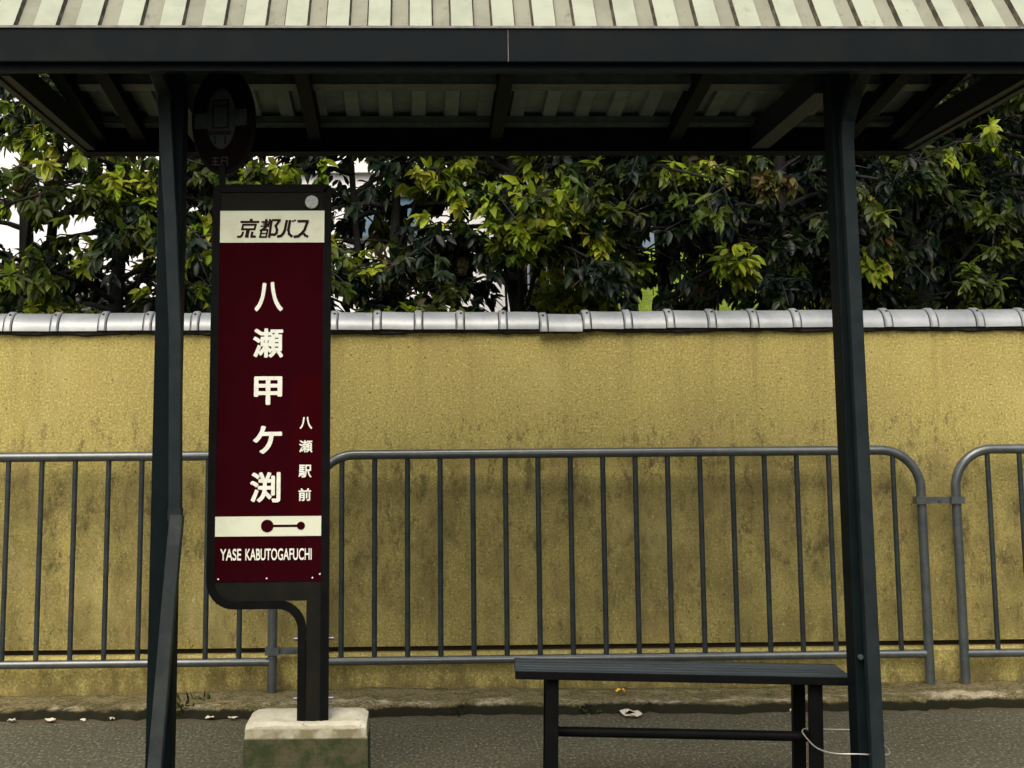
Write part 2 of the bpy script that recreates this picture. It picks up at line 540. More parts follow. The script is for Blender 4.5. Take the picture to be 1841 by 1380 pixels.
joints = [-1.854, -1.643, -1.426, -1.221, -1.006, -.795, -.585, -.371, -.172, .019, .211, .408, .596, .796, .987, 1.183, 1.377, 1.574, 1.773, 1.985, 2.2, 2.414, 2.631, 2.845]
while joints[0] > -6.8: joints.insert(0, joints[0] - .2)
while joints[-1] < 6.8: joints.append(joints[-1] + .2)
cp = MB()
CY, CZ, RX, RZ = 7.275, 1.652, .108, .088
def arc(x, sx=1., dz=0., dy=0., n=14):
    o = []
    for j in range(n + 1):
        a = math.pi * j / n
        o.append((x, CY + dy - RX * sx * math.cos(a), CZ + dz + RZ * sx * math.sin(a)))
    return o
def shell(x0, x1, s0, s1, dz0, dz1, dy, mi=0):
    a, b = arc(x0, s0, dz0, dy), arc(x1, s1, dz1, dy)
    n = len(a)
    # outside, ends, flat underside
    cp.add(a + b, [(j, j + n, j + n + 1, j + 1) for j in range(n - 1)], mi, True)
    cp.add(a, [tuple(range(n))], mi); cp.add(b, [tuple(range(n - 1, -1, -1))], mi)
    cp.add([a[0], a[-1], b[-1], b[0]], [(0, 3, 2, 1)], mi)
rc = random.Random(11)
dzs = {}
for i, jx in enumerate(joints[:-1]):
    x1 = joints[i + 1]
    dz = rc.gauss(0, .0010); dy = rc.gauss(0, .001)
    if abs(jx - .596) < .01 or abs(jx - .796) < .01 and False: dz -= .012; dy -= .012
    if abs(jx - .408) < .01: dz -= .002
    tilt = rc.gauss(0, .0006)
    shell(jx + .0215, x1 - .0235, 1.0, .985, dz + tilt, dz - tilt, dy)
    # mortar gap rings
    shell(jx - .0245, jx - .0185, .955, .955, dz, dz, dy, 1)
    shell(jx + .0165, jx + .0225, .955, .955, dz, dz, dy, 1)
    # raised joint band
    shell(jx - .0185, jx - .012, 1.03, 1.09, dz, dz, dy)
    shell(jx - .012, jx + .010, 1.09, 1.09, dz, dz, dy)
    shell(jx + .010, jx + .0165, 1.09, 1.03, dz, dz, dy)
    # nail head
    if rc.random() < .7:
        a = R(52); cx, cy, cz = jx + rc.uniform(-.004, .004), CY + dy - RX * 1.09 * math.cos(a), CZ + dz + RZ * 1.09 * math.sin(a)
        cp.tube([(cx, cy + .003, cz - .003), (cx, cy - .002, cz + .002)], .006, 8, 1, up=(1, 0, 0))
wpart(cp, 'coping', [MT['coping'], MT['mortar']])
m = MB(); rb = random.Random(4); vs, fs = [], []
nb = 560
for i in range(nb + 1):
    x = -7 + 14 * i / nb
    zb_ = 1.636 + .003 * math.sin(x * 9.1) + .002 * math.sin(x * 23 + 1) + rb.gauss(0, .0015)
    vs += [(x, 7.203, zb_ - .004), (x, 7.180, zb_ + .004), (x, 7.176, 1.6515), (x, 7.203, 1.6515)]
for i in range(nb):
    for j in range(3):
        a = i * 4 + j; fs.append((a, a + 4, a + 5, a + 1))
m.add(vs, fs, 0, False); wpart(m, 'coping_shade_strip', MT['mortar'])  # dark strip standing in for the shadow below the coping tiles

# ------------------------------------------------------------------ railings
def railing(name_label, x_left, x_right, bars, y, ztop, zbot, rc_, left_open=False, right_open=False, tilt=0.):
    t = empty('railing', name_label, 'railing', 'galvanised railings along the wall', loc=((x_left + x_right) / 2, y, .05))
    off = Matrix.Translation(-t.location)
    def part(mb, name):
        o = mb.build(name, MT['zinc_bar'] if name == 'bar' else MT['zinc']); o.parent = t; o.matrix_parent_inverse = off; return o
    zf = .03
    m = MB(); m.tube(rounded([(x_left, y, zf), (x_left, y, ztop), (x_right, y, ztop + tilt), (x_right, y, zf)], rc_, 10), .0215, 14); part(m, 'frame')
    m = MB(); m.tube([(x_left + .012, y, zbot), (x_right - .012, y, zbot + tilt)], .0185, 14); part(m, 'bottom_rail')
    for bx in bars:
        fr = (bx - x_left) / (x_right - x_left)
        m = MB(); m.tube([(bx, y, zbot + .008 + tilt * fr), (bx, y, ztop - .008 + tilt * fr)], .0118, 10); part(m, 'bar')
    return t, part
Yr = 7.1
bars1 = [-.775 - .1475 * i for i in range(18)]
r1, p1 = railing('galvanised railing section left of the bus stop sign, its end post beneath the sign board', -3.62, -.629, bars1, Yr - .005, 1.087, .192, .16)
bars2 = [-.327 + .1466 * i for i in range(18)]
r2, p2 = railing('galvanised railing section spanning between the two shelter posts, behind the bench', -.448, 2.288, bars2, Yr, 1.086, .190, .175, tilt=.004)
bars3 = [2.600 + .147 * i for i in range(18)]
r3, p3 = railing('galvanised railing section right of the shelter with its rounded corner in view', 2.447, 5.4, bars3, Yr, 1.091, .193, .175)
def clamp(pf, xa, xb, z, y):
    m = MB()
    m.box((xa - .03, y - .031, z - .016), (xa + .031, y + .031, z + .016))
    m.box((xb - .031, y - .031, z - .0155), (xb + .03, y + .031, z + .0155))
    m.box((xa + .029, y - .012, z - .014), (xb - .029, y + .012, z + .014))
    xm = (xa + xb) / 2
    m.tube([(xm, y - .022, z), (xm, y - .010, z)], .008, 8, up=(0, 0, 1))
    pf(m, 'clamp')
clamp(p2, 2.288, 2.447, .865, Yr)
clamp(p1, -.629, -.448, .238, Yr)

# ------------------------------------------------------------------ bus shelter
sh = empty('bus_shelter', 'dark painted steel bus shelter with a cream ribbed metal roof on two posts', 'bus shelter', loc=(.34, 5.0, 0))
SO = Matrix.Translation(-sh.location)
def sp(mb, name, mat, bevel=0., parent=None, label=None):
    o = mb.build(name, mat, None, bevel)
    if parent is None: o.parent = sh; o.matrix_parent_inverse = SO
    else: o.parent = parent
    if label: o['label'] = label
    return o
XL, XR = -1.29, 1.985
# fascia with a rolled rim, a lower return lip and a butt joint in the middle
m = MB()
m.box((XL - .03, 4.585, 2.294), (.2835, 4.64, 2.397)); m.box((.2855, 4.585, 2.294), (XR + .02, 4.64, 2.397))
sp(m, 'fascia', MT['fascia_paint'], .003)
m = MB(); m.box((XL - .03, 4.579, 2.3975), (XR + .02, 4.66, 2.4045)); sp(m, 'fascia_rim', MT['rim'])
m = MB(); m.box((.2836, 4.5855, 2.296), (.2854, 4.63, 2.396)); sp(m, 'joint_seal', MT['rim'])
m = MB(); m.box((XL, 4.61, 2.272), (XR, 4.648, 2.2935)); sp(m, 'gutter', MT['dark_paint'])
# ribbed sheets
PITCH, TOPW, VALW, DEP = .1257, .066, .050, .020
def rib_sheet(y0, z0, y1, z1, x0, x1, name, mats, under=False, phase=0.):
    d = Vector((0, y1 - y0, z1 - z0)).normalized(); nrm = Vector((0, -d.z, d.y))
    if nrm.z < 0: nrm = -nrm
    m = MB()
    n = int((x1 - x0) / PITCH) + 2
    prof, kind = [], []
    x = x0 - PITCH + phase
    for i in range(n + 1):
        xs = x + i * PITCH; sl = (PITCH - TOPW - VALW) / 2
        for a, h, kd in ((xs, DEP, 0), (xs + TOPW, DEP, 2), (xs + TOPW + sl, 0, 1), (xs + TOPW + sl + VALW, 0, 2)):
            if x0 <= a <= x1: prof.append((a, h)); kind.append(kd)
    nseg = 1
    vs = []
    A = Vector((0, y0, z0)); B = Vector((0, y1, z1))
    for P in (A, B):
        for a, h in prof: vs.append((a, P.y + nrm.y * h, P.z + nrm.z * h))
    k_ = len(prof)
    for i in range(k_ - 1):
        q = (i, i + 1, i + 1 + k_, i + k_)
        m.add([vs[j] for j in q], [(0, 1, 2, 3)], 0 if under else kind[i])
    o = sp(m, name, mats)
    so = o.modifiers.new('thick', 'SOLIDIFY'); so.thickness = .0012; so.offset = 0
    return o
rib_sheet(4.602, 2.3905, 4.905, 2.717, XL - .01, XR - .01, 'front_roof_sheet', [MT['roof_cream'], MT['roof_valley'], MT['roof_web']], phase=.0305)
rib_sheet(4.905, 2.514, 6.12, 2.362, XL + .055, XR - .075, 'rear_roof_sheet', [MT['roof_under']], True, phase=.025)
m = MB(); m.box((XL, 4.895, 2.50), (XR - .02, 4.93, 2.70)); sp(m, 'ridge_plate', MT['dark_paint'])
zs = lambda y: 2.514 - .1251 * (y - 4.905)
for y0, y1, h in ((5.42, 5.50, .034), (5.885, 5.95, .024)):
    m = MB()
    za, zb = zs(y0) - .0015, zs(y1) - .0015
    m.add([(XL + .06, y0, za - h), (XR - .08, y0, za - h), (XR - .08, y0, za), (XL + .06, y0, za), (XL + .06, y1, zb - h), (XR - .08, y1, zb - h), (XR - .08, y1, zb), (XL + .06, y1, zb)],
          [(0, 1, 2, 3), (4, 7, 6, 5), (0, 4, 5, 1), (3, 2, 6, 7), (0, 3, 7, 4), (1, 5, 6, 2)])
    m.box((XL + .06, y0 - .004, za - h - .0035), (XR - .08, y0 + .008, za - h - .0003))
    sp(m, 'purlin', MT['purlin_steel'])
def rafter(x, w=.048):
    m = MB()
    a, b = zs(4.94), zs(6.0)
    m.add([(x - w / 2, 4.94, a - .085), (x + w / 2, 4.94, a - .085), (x + w / 2, 4.94, a - .004), (x - w / 2, 4.94, a - .004),
           (x - w / 2, 6.0, b - .075), (x + w / 2, 6.0, b - .075), (x + w / 2, 6.0, b - .004), (x - w / 2, 6.0, b - .004)],
          [(0, 1, 2, 3), (4, 7, 6, 5), (0, 4, 5, 1), (3, 2, 6, 7), (0, 3, 7, 4), (1, 5, 6, 2)])
    sp(m, 'rafter', MT['shaded_rafter_paint'])
for x in (-1.215, -1.06, -.385, .318, 1.015, 1.70, 1.885): rafter(x)
m = MB(); m.box((XL, 6.0, 2.276), (XR - .01, 6.075, 2.388)); m.box((XL, 5.985, 2.270), (XR - .01, 6.09, 2.2755)); sp(m, 'rear_beam', MT['shaded_rafter_paint'])
for xa, xb, s in ((XL, XL + .055, 1), (XR - .065, XR - .01, -1)):
    m = MB(); m.box((xa, 4.70, 2.276), (xb, 5.984, 2.36))
    xo = xa if s > 0 else xb
    m.box((min(xo, xo + s * .022), 4.70, 2.268), (max(xo, xo + s * .022), 5.984, 2.2757))
    sp(m, 'end_beam', MT['pipe_grey'], .002)
# posts, cantilever arms, downpipes
for px, w in ((-.773, .077), (1.383, .070)):
    m = MB(); m.box((px - w / 2, 4.90, -.02), (px + w / 2, 5.0, 2.34))
    o = sp(m, 'post', MT['dark_paint'], .006)
    m = MB(); m.box((px - .085, 4.86, .001), (px + .085, 5.05, .010))
    for bx in (-.065, .065):
        for by in (4.88, 5.03): m.tube([(px + bx, by, .008), (px + bx, by, .024)], .009, 6, up=(1, 0, 0))
    sp(m, 'base_plate', MT['dark_paint'])
    m = MB()
    xa = px - .028
    m.add([(xa - .034, 4.99, 2.285), (xa + .034, 4.99, 2.285), (xa + .034, 4.99, 2.38), (xa - .034, 4.99, 2.38), (xa - .034, 5.999, 2.279), (xa + .034, 5.999, 2.279), (xa + .034, 5.999, 2.375), (xa - .034, 5.999, 2.375)],
          [(0, 1, 2, 3), (4, 7, 6, 5), (0, 4, 5, 1), (3, 2, 6, 7), (0, 3, 7, 4), (1, 5, 6, 2)])
    sp(m, 'bracket_arm', [MT['pipe_grey']])
m = MB(); m.bar([(-.793, 4.70, 2.30), (-.791, 4.862, 2.25), (-.762, 4.862, 1.86), (-.740, 4.862, 1.5), (-.730, 4.862, .955)], .038, .038); m.bar([(-.730, 4.862, .965), (-.730, 4.862, .93)], .042, .042)
sp(m, 'downpipe', MT['pipe_grey'], .003)
m = MB(); m.bar([(-.724, 4.858, .945), (-.729, 4.848, .86), (-.779, 4.825, .06)], .041, .041)
sp(m, 'loose_downpipe', MT['galv_pipe'], .004, label='lower length of downpipe slipped out of line and leaning left')
m = MB(); m.bar([(1.400, 4.68, 2.30), (1.403, 4.80, 2.26), (1.388, 4.862, 2.17), (1.382, 4.862, 2.1), (1.387, 4.866, 1.5), (1.394, 4.866, .03)], .040, .040)
sp(m, 'downpipe', MT['pipe_grey'], .003)
m = MB(); m.tube([(1.362, 4.91, .50), (1.362, 4.875, .50)], .006, 8, up=(1, 0, 0)); m.tube([(1.362, 4.884, .50), (1.362, 4.880, .50)], .009, 8, up=(1, 0, 0))
sp(m, 'bolt', MT['zinc'])

# ------------------------------------------------------------------ bus stop sign
bs = empty('bus_stop_sign', 'tall maroon bus stop sign board in a black tube frame with white lettering', 'bus stop sign', loc=(-.335, 5.0, .31))
BO = Matrix.Translation(-bs.location)
def bp(mb, name, mat, bevel=0., parent=None):
    o = mb.build(name, mat, None, bevel)
    if parent is None: o.parent = bs; o.matrix_parent_inverse = BO
    else: o.parent = parent
    return o
YB = 4.985
m = MB()
m.sweep(rounded([(-.281, 5.0, .300), (-.281, 5.0, 1.972), (-.637, 5.0, 1.972), (-.637, 5.0, .662), (-.352, 5.0, .662), (-.352, 5.0, .300)], [.004, .012, .075, .075], 9),
        [(-.0125, -.0125), (.0125, -.0125), (.0125, .0125), (-.0125, .0125)], (0, 1, 0))
bp(m, 'tube_frame', MT['black'])
m = MB(); m.box((-.3385, 4.993, .305), (-.294, 5.006, .672)); bp(m, 'post_plate', MT['sign_grey'])
for za in (.558, .379):
    m = MB(); m.tube([(-.376, 5.0, za), (-.253, 5.0, za + .001)], .0055, 6); bp(m, 'bolt', MT['zinc'])
m = MB(); m.box((-.6245, 4.992, .674), (-.2935, 5.008, 1.9595)); bp(m, 'backing_plate', MT['sign_grey'])
m = MB(); m.box((-.6243, 4.989, .734), (-.2937, 4.9918, 1.795))
panel = bp(m, 'panel', MT['maroon'])
m = MB(); m.box((-.624, 4.9865, 1.795), (-.290, 4.9917, 1.898)); wb = bp(m, 'name_band', MT['white'])
m = MB(); m.box((-.6242, 4.9865, .8715), (-.2938, 4.9888, .9325)); ws = bp(m, 'route_band', MT['white'])
m = MB(); m.box((-.3875, 4.9883, .9335), (-.2942, 4.9888, 1.372)); bp(m, 'sticker', MT['maroon_patch'], parent=panel).matrix_parent_inverse = Matrix()
m = MB(); m.disc((-.331, 1.926), .021, .021, 4.982, 4.9915); bp(m, 'reflector', MT['chrome'])
for rx, rz in ((-.612, .742), (-.462, .743), (-.320, .744), (-.297, .755)):
    m = MB(); m.disc((rx, rz), .0026, .0026, 4.9866, 4.9888, n=10); bp(m, 'rivet', MT['letter'])
def txt(s, x0, z0, x1, z1, bold=.022, mat='letter', parent=None, y=4.9881):
    o = text_mesh(s, x0, z0, x1, z1, y, MT[mat], parent or panel, bold=bold)
    return o
for ch, b in (('八', (-.511, 1.574, -.420, 1.668)), ('瀬', (-.514, 1.427, -.418, 1.520)), ('甲', (-.509, 1.278, -.420, 1.368)),
              ('ケ', (-.510, 1.125, -.419, 1.213)), ('渕', (-.517, .975, -.422, 1.069))):
    txt(ch, *b, bold=.026)
for ch, b in (('八', (-.364, 1.202, -.324, 1.240)), ('瀬', (-.365, 1.129, -.323, 1.167)), ('駅', (-.366, 1.051, -.325, 1.091)), ('前', (-.366, .979, -.326, 1.018))):
    txt(ch, *b, y=4.9878, bold=.020)
txt('YASE', -.607, .798, -.542, .834, bold=.016); txt('KABUTOGAFUCHI', -.529, .798, -.323, .834, bold=.016)
m = MB()
m.disc((-.462, .903), .0195, .0195, 4.9852, 4.9864); m.disc((-.357, .903), .0125, .0125, 4.9852, 4.9864)
m.box((-.444, 4.9853, .8995), (-.368, 4.9864, .9065))
bp(m, 'route_symbol', MT['maroon'], parent=ws).matrix_parent_inverse = Matrix()
u0, v0 = 80., 555.
sxm, szm = (.2305) / (1660. - 80.), .0625 / (555. - 175.)
fx = lambda u: -.5695 + (u - u0) * sxm
fz = lambda v: 1.8105 + (v0 - v) * szm
px_ = sxm
st = [(45, 0, [(150, 243), (565, 243)]), (60, 0, [(388, 180), (385, 243)]), (42, 1, [(212, 298), (488, 298), (462, 388), (190, 388)]),
      (72, 0, [(322, 395), (288, 552)]), (42, 0, [(218, 432), (190, 500), (155, 533), (80, 535)]), (46, 0, [(415, 435), (395, 531), (492, 532)]),
      (34, 0, [(612, 243), (760, 243)]), (28, 0, [(592, 328), (785, 328)]), (52, 0, [(722, 188), (690, 380)]), (42, 0, [(805, 190), (780, 280), (690, 360), (580, 425)]),
      (34, 1, [(620, 402), (748, 402), (718, 540), (582, 540)]), (24, 0, [(602, 470), (735, 470)]), (22, 0, [(640, 285), (790, 285)]),
      (48, 0, [(835, 205), (785, 555)]), (40, 0, [(845, 208), (1035, 208)]), (48, 0, [(1015, 212), (928, 320), (955, 400), (945, 460), (905, 492), (800, 492)]),
      (50, 0, [(1172, 205), (1130, 400), (1100, 460), (1050, 515), (958, 535)]), (50, 0, [(1243, 205), (1206, 400), (1222, 480), (1290, 537)]),
      (34, 0, [(1288, 222), (1318, 238)]), (34, 0, [(1335, 205), (1365, 224)]),
      (46, 0, [(1405, 230), (1655, 230)]), (50, 0, [(1632, 222), (1560, 400), (1500, 470), (1420, 525), (1325, 540)]), (46, 0, [(1540, 470), (1580, 510), (1640, 538)])]
strokes_mesh([(w * 1.12 * px_, c, p) for w, c, p in st], fx, fz, 4.9864, MT['ink'], wb, 'lettering')
# roundel above the board
YD = 5.02
m = MB(); m.disc((-.621, 2.199), .104, .180, YD - .012, YD + .012)
rd = bp(m, 'roundel', MT['black'], .003)
def rp(mb, name, mat):
    o = mb.build(name, mat); o.parent = rd; o.matrix_parent_inverse = Matrix(); return o
def half_ellipse(a0, a1, rx, rz, n=28):
    return [(-.621 + rx * math.cos(R(a0 + (a1 - a0) * i / n)), 2.199 + rz * math.sin(R(a0 + (a1 - a0) * i / n))) for i in range(n + 1)]
m = MB(); m.plate(half_ellipse(8, 176, .094, .168), YD - .0145, YD - .0122); rp(m, 'upper_field', MT['navy'])
m = MB(); m.plate(half_ellipse(187, 351, .094, .168), YD - .0145, YD - .0122); rp(m, 'lower_field', MT['dark_red'])
m = MB(); m.plate([(-.714, 2.168), (-.546, 2.183), (-.546, 2.238), (-.714, 2.219)], YD - .0165, YD - .0148); rp(m, 'cross_band', MT['shaded_white'])
m = MB(); m.disc((-.628, 2.203), .047, .100, YD - .0190, YD - .0168); rp(m, 'centre_oval', MT['shaded_white'])
m = MB()
ring = [(-.655, 2.172), (-.655, 2.262), (-.606, 2.265), (-.606, 2.174)]
for a, b in zip(ring, ring[1:] + ring[:1]):
    A, B = Vector(a), Vector(b); d = (B - A).normalized(); nn = Vector((-d.y, d.x)) * .003
    e = d * .0028
    q = [A + nn - e, A - nn - e, B - nn + e, B + nn + e]
    q = [(p.x, p.y) for p in q][::-1]
    m.plate(q, YD - .0205 - .0001 * len(m.v) / 8, YD - .0190)
m.box((-.652, YD - .0204, 2.243), (-.609, YD - .0191, 2.249)); m.box((-.668, YD - .0204, 2.150), (-.596, YD - .0191, 2.163))
m.box((-.650, YD - .0204, 2.118), (-.644, YD - .0191, 2.147)); m.box((-.617, YD - .0204, 2.118), (-.611, YD - .0191, 2.147))
rp(m, 'bus_symbol', MT['ink'])
m = MB()
for i, c in enumerate('京都バス'):
    a = R(112 - 26 * i)
    cx, cz = -.622 + .068 * math.cos(a), 2.205 + .128 * math.sin(a)
    o = text_mesh(c, cx - .012, cz - .014, cx + .012, cz + .014, YD - .0147, MT['black'], rd, bold=0)
m = MB()
for q, (xa, za, xb, zb) in enumerate(((-.657, 2.072, -.634, 2.075), (-.655, 2.061, -.636, 2.064), (-.658, 2.050, -.633, 2.053), (-.647, 2.048, -.644, 2.077), (-.627, 2.049, -.624, 2.078), (-.608, 2.049, -.605, 2.078), (-.624, 2.075, -.608, 2.078), (-.624, 2.063, -.608, 2.0655))):
    m.box((xa, YD - .0158 - q * .00003, za), (xb, YD - .0147, zb))
rp(m, 'lettering', MT['shaded_white'])
m = MB(); m.box((-.632, 4.995, 1.985), (-.612, 5.015, 2.05)); bp(m, 'roundel_stem', MT['black'])
# concrete foot
m = MB()
x0, x1, y0, y1, h = -.512, -.148, 4.885, 5.14, .329
n = 22
vs = []
def toph(u, v):  # slightly dished, worn top
    d = abs(u - .5) * 2; e = abs(v - .5) * 2
    z = h - .016 * max(0, 1 - ((u - .52) ** 2 + (v - .40) ** 2) * 7)
    ed = max(d, e)
    if ed > .93: z -= .010 * ((ed - .93) / .07) ** 2
    if d > .8 and e > .8: z -= .012 * (d - .8) * (e - .8) / .04
    return z + .0008 * math.sin(u * 31 + v * 17) + .0008 * math.sin(v * 43 - u * 11)
for j in range(n + 1):
    for i in range(n + 1):
        u, v = i / n, j / n
        vs.append((x0 + (x1 - x0) * u, y0 + (y1 - y0) * v, toph(u, v)))
m.add(vs, [(j * (n + 1) + i, j * (n + 1) + i + 1, (j + 1) * (n + 1) + i + 1, (j + 1) * (n + 1) + i) for j in range(n) for i in range(n)], 0, True)
edge = [(i, 0) for i in range(n)] + [(n, j) for j in range(n)] + [(n - i, n) for i in range(n)] + [(0, n - j) for j in range(n)]
ev = [vs[j * (n + 1) + i] for i, j in edge]
cxm, cym = (x0 + x1) / 2, (y0 + y1) / 2
rows = [ev]
for zz, s in ((.286, 1.006), (.281, 1.022), (-.01, 1.045)):
    rows.append([(cxm + (p[0] - cxm) * s, cym + (p[1] - cym) * s, zz) for p in ev])
L = len(ev)
for a, b in zip(rows, rows[1:]):
    m.add(a + b, [(i, i + L, (i + 1) % L + L, (i + 1) % L) for i in range(L)])
bp(m, 'concrete_foot', MT['block'])

# ------------------------------------------------------------------ bench
MT['bench'] = simple('bench_blue_black_paint', (.020, .030, .037), (.032, .043, .050), 12, .55, spec=.15, bump=.1, sc=(.2, 1, 1))
TILT = 1.3
bn = empty('bench', 'long dark slatted bench without a back standing beside the right shelter post', 'bench', loc=(.312, 5.172, .0285))
bn.rotation_euler = (0, R(TILT), R(-3.0))
BL, BD = 1.082, .292
def np_(mb, name, mat, bevel=.002):
    o = mb.build(name, mat, bn, bevel); return o
for i in range(5):
    m = MB(); y0 = .006 + i * (BD - .006) / 5
    m.box((0, y0, .386), (BL, y0 + (BD - .006) / 5 - .015, .401)); np_(m, 'slat', MT['bench'], .004)
m = MB(); m.box((.0, -.002, .374), (BL, .0045, .3995)); m.box((0, .005, .374), (.006, BD - .007, .385)); m.box((BL - .006, .005, .374), (BL, BD - .007, .385)); m.box((.0, BD - .006, .374), (BL, BD, .3995))
np_(m, 'seat_frame', MT['black'])
for lx in (.100, .947):
    zg = -.0285 + lx * math.tan(R(TILT))
    for ly in (.026, .244):
        lq = lx - (.014 if lx > .5 and ly > .1 else 0)
        m = MB(); m.box((lq, ly, zg), (lq + .041, ly + .041, .3855)); m.box((lq - .004, ly - .004, zg), (lq + .045, ly + .045, zg + .012))
        np_(m, 'leg', MT['black'])
    m = MB(); m.tube([(lx + .021, .068, .19), (lx + .021 - (.010 if lx > .5 else 0), .245, .19)], .013, 10, up=(0, 0, 1)); np_(m, 'end_stretcher', MT['black'], 0)
m = MB(); m.tube([(.121, .14, .19), (.968, .14, .19)], .0165, 12); np_(m, 'long_stretcher', MT['black'], 0)

# wire loop tying the bench to the post
w = MB()
pts = []
cx, cy, cz, a, b = 1.354, 5.075, .212, .117, .187
for i in range(65):
    t = 2 * math.pi * i / 64
    c_, s_ = math.cos(t), math.sin(t)
    q_ = (abs(c_) ** 3 + abs(s_) ** 3) ** (-1 / 3)
    pts.append((cx + a * c_ * q_, cy + b * s_ * q_, cz + .004 - .006 * math.cos(t) + .006 * math.sin(t) + .004 * math.sin(t * 3)))
w.tube(pts, .0023, 6, up=(0, 0, 1))
tag(w.build('wire_loop', MT['wire']), 'thin bright wire loop tied round the bench leg and the right shelter post', 'wire')

# ------------------------------------------------------------------ trees and shrubs
LEAF_T = np.array([[0, 0, 0], [.34, 0, -.03], [.70, 0, -.05], [1, 0, -.13], [.36, .175, .03], [.72, .12, -.0], [.36, -.175, .03], [.72, -.12, -.0]])
LEAF_F = np.array([[0, 1, 4, 4], [1, 2, 5, 4], [2, 3, 5, 5], [0, 6, 1, 1], [1, 6, 7, 2], [2, 7, 3, 3]])
DARK = [(.006, .0145, .0075), (.009, .020, .007), (.017, .032, .008), (.0055, .0125, .0085)]
MID = [(.050, .082, .010), (.080, .112, .012), (.045, .062, .014)]
YOUNG = [(.20, .27, .018), (.26, .33, .024), (.13, .20, .014), (.33, .37, .040)]
BROWN = [(.075, .060, .018), (.10, .082, .024), (.055, .050, .016), (.14, .12, .040)]
def leaf_object(pos, dirs, lens, cols, name, parent, rng, width=1.0):
    n = len(pos)
    d = dirs / np.linalg.norm(dirs, axis=1, keepdims=True)
    up = rng.normal(0, .45, (n, 3)) + np.array([0, -.25, 1.])
    b = np.cross(up, d); b /= np.linalg.norm(b, axis=1, keepdims=True) + 1e-9
    c = np.cross(d, b)
    T = LEAF_T.copy(); T[:, 1] *= width * 1.2
    curl = rng.uniform(.4, 1.8, (n, 1))
    V = (pos[:, None, :] + lens[:, None, None] * (T[None, :, 0:1] * d[:, None, :] + T[None, :, 1:2] * b[:, None, :] + (T[None, :, 2:3] * curl[:, :, None]) * c[:, None, :])).reshape(-1, 3)
    me = bpy.data.meshes.new(name)
    Fq = []
    base = (np.arange(n) * 8)[:, None]
    tri = np.array([[0, 1, 4], [2, 3, 5], [0, 6, 1], [2, 7, 3]]); qd = np.array([[1, 2, 5, 4], [1, 6, 7, 2]])
    lt = (base[:, :, None] + tri[None]).reshape(-1); lq = (base[:, :, None] + qd[None]).reshape(-1)
    nt, nq = n * 4, n * 2
    me.vertices.add(n * 8); me.vertices.foreach_set('co', V.ravel())
    me.loops.add(nt * 3 + nq * 4); me.loops.foreach_set('vertex_index', np.concatenate([lt, lq]).astype(np.int32))
    me.polygons.add(nt + nq)
    ls = np.concatenate([np.arange(nt) * 3, nt * 3 + np.arange(nq) * 4]).astype(np.int32)
    me.polygons.foreach_set('loop_start', ls)
    me.polygons.foreach_set('use_smooth', np.ones(nt + nq, dtype=bool))
    at = me.color_attributes.new('leaf_colour', 'FLOAT_COLOR', 'POINT')
    cc = np.ones((n, 8, 4)); cc[:, :, :3] = cols[:, None, :]
    at.data.foreach_set('color', cc.ravel())
    me.update(calc_edges=True); me.validate()
    me.materials.append(MT['leaf'])
    o = bpy.data.objects.new(name, me); col.objects.link(o); o.parent = parent
    return o
def whorls(tips, tdirs, tones, rng, per, llen):
    """leaf whorls hanging from twig tips"""
    P, D, Ln, Cc = [], [], [], []
    for p, d, tn in zip(tips, tdirs, tones):
        k = rng.integers(per[0], per[1] + 1)
        pal = {0: DARK, 1: MID, 2: YOUNG, 3: BROWN}[tn]
        bc = np.array(pal[rng.integers(len(pal))])
        a = rng.uniform(0, 2 * math.pi, k)
        sp_ = rng.uniform(.5, 1.3, k)
        h = np.array([-d[1], d[0], 0.]); h /= np.linalg.norm(h) + 1e-9
        v = np.cross(d, h)
        dd = d[None] * np.cos(sp_)[:, None] + (np.cos(a)[:, None] * h[None] + np.sin(a)[:, None] * v[None]) * np.sin(sp_)[:, None]
        dd[:, 2] -= rng.uniform(.15, 1.35, k)
        P.append(p[None] + d[None] * rng.uniform(-.05, .015, k)[:, None]); D.append(dd)
        Ln.append((llen[0] + (llen[1] - llen[0]) * rng.uniform(0, 1, k) ** 1.4) * (1.08 if tn == 2 else 1))
        j = bc[None] * rng.uniform(.65, 1.35, (k, 1)) * rng.uniform(.9, 1.1, (k, 3))
        Cc.append(j)
    return np.concatenate(P), np.concatenate(D), np.concatenate(Ln), np.concatenate(Cc)
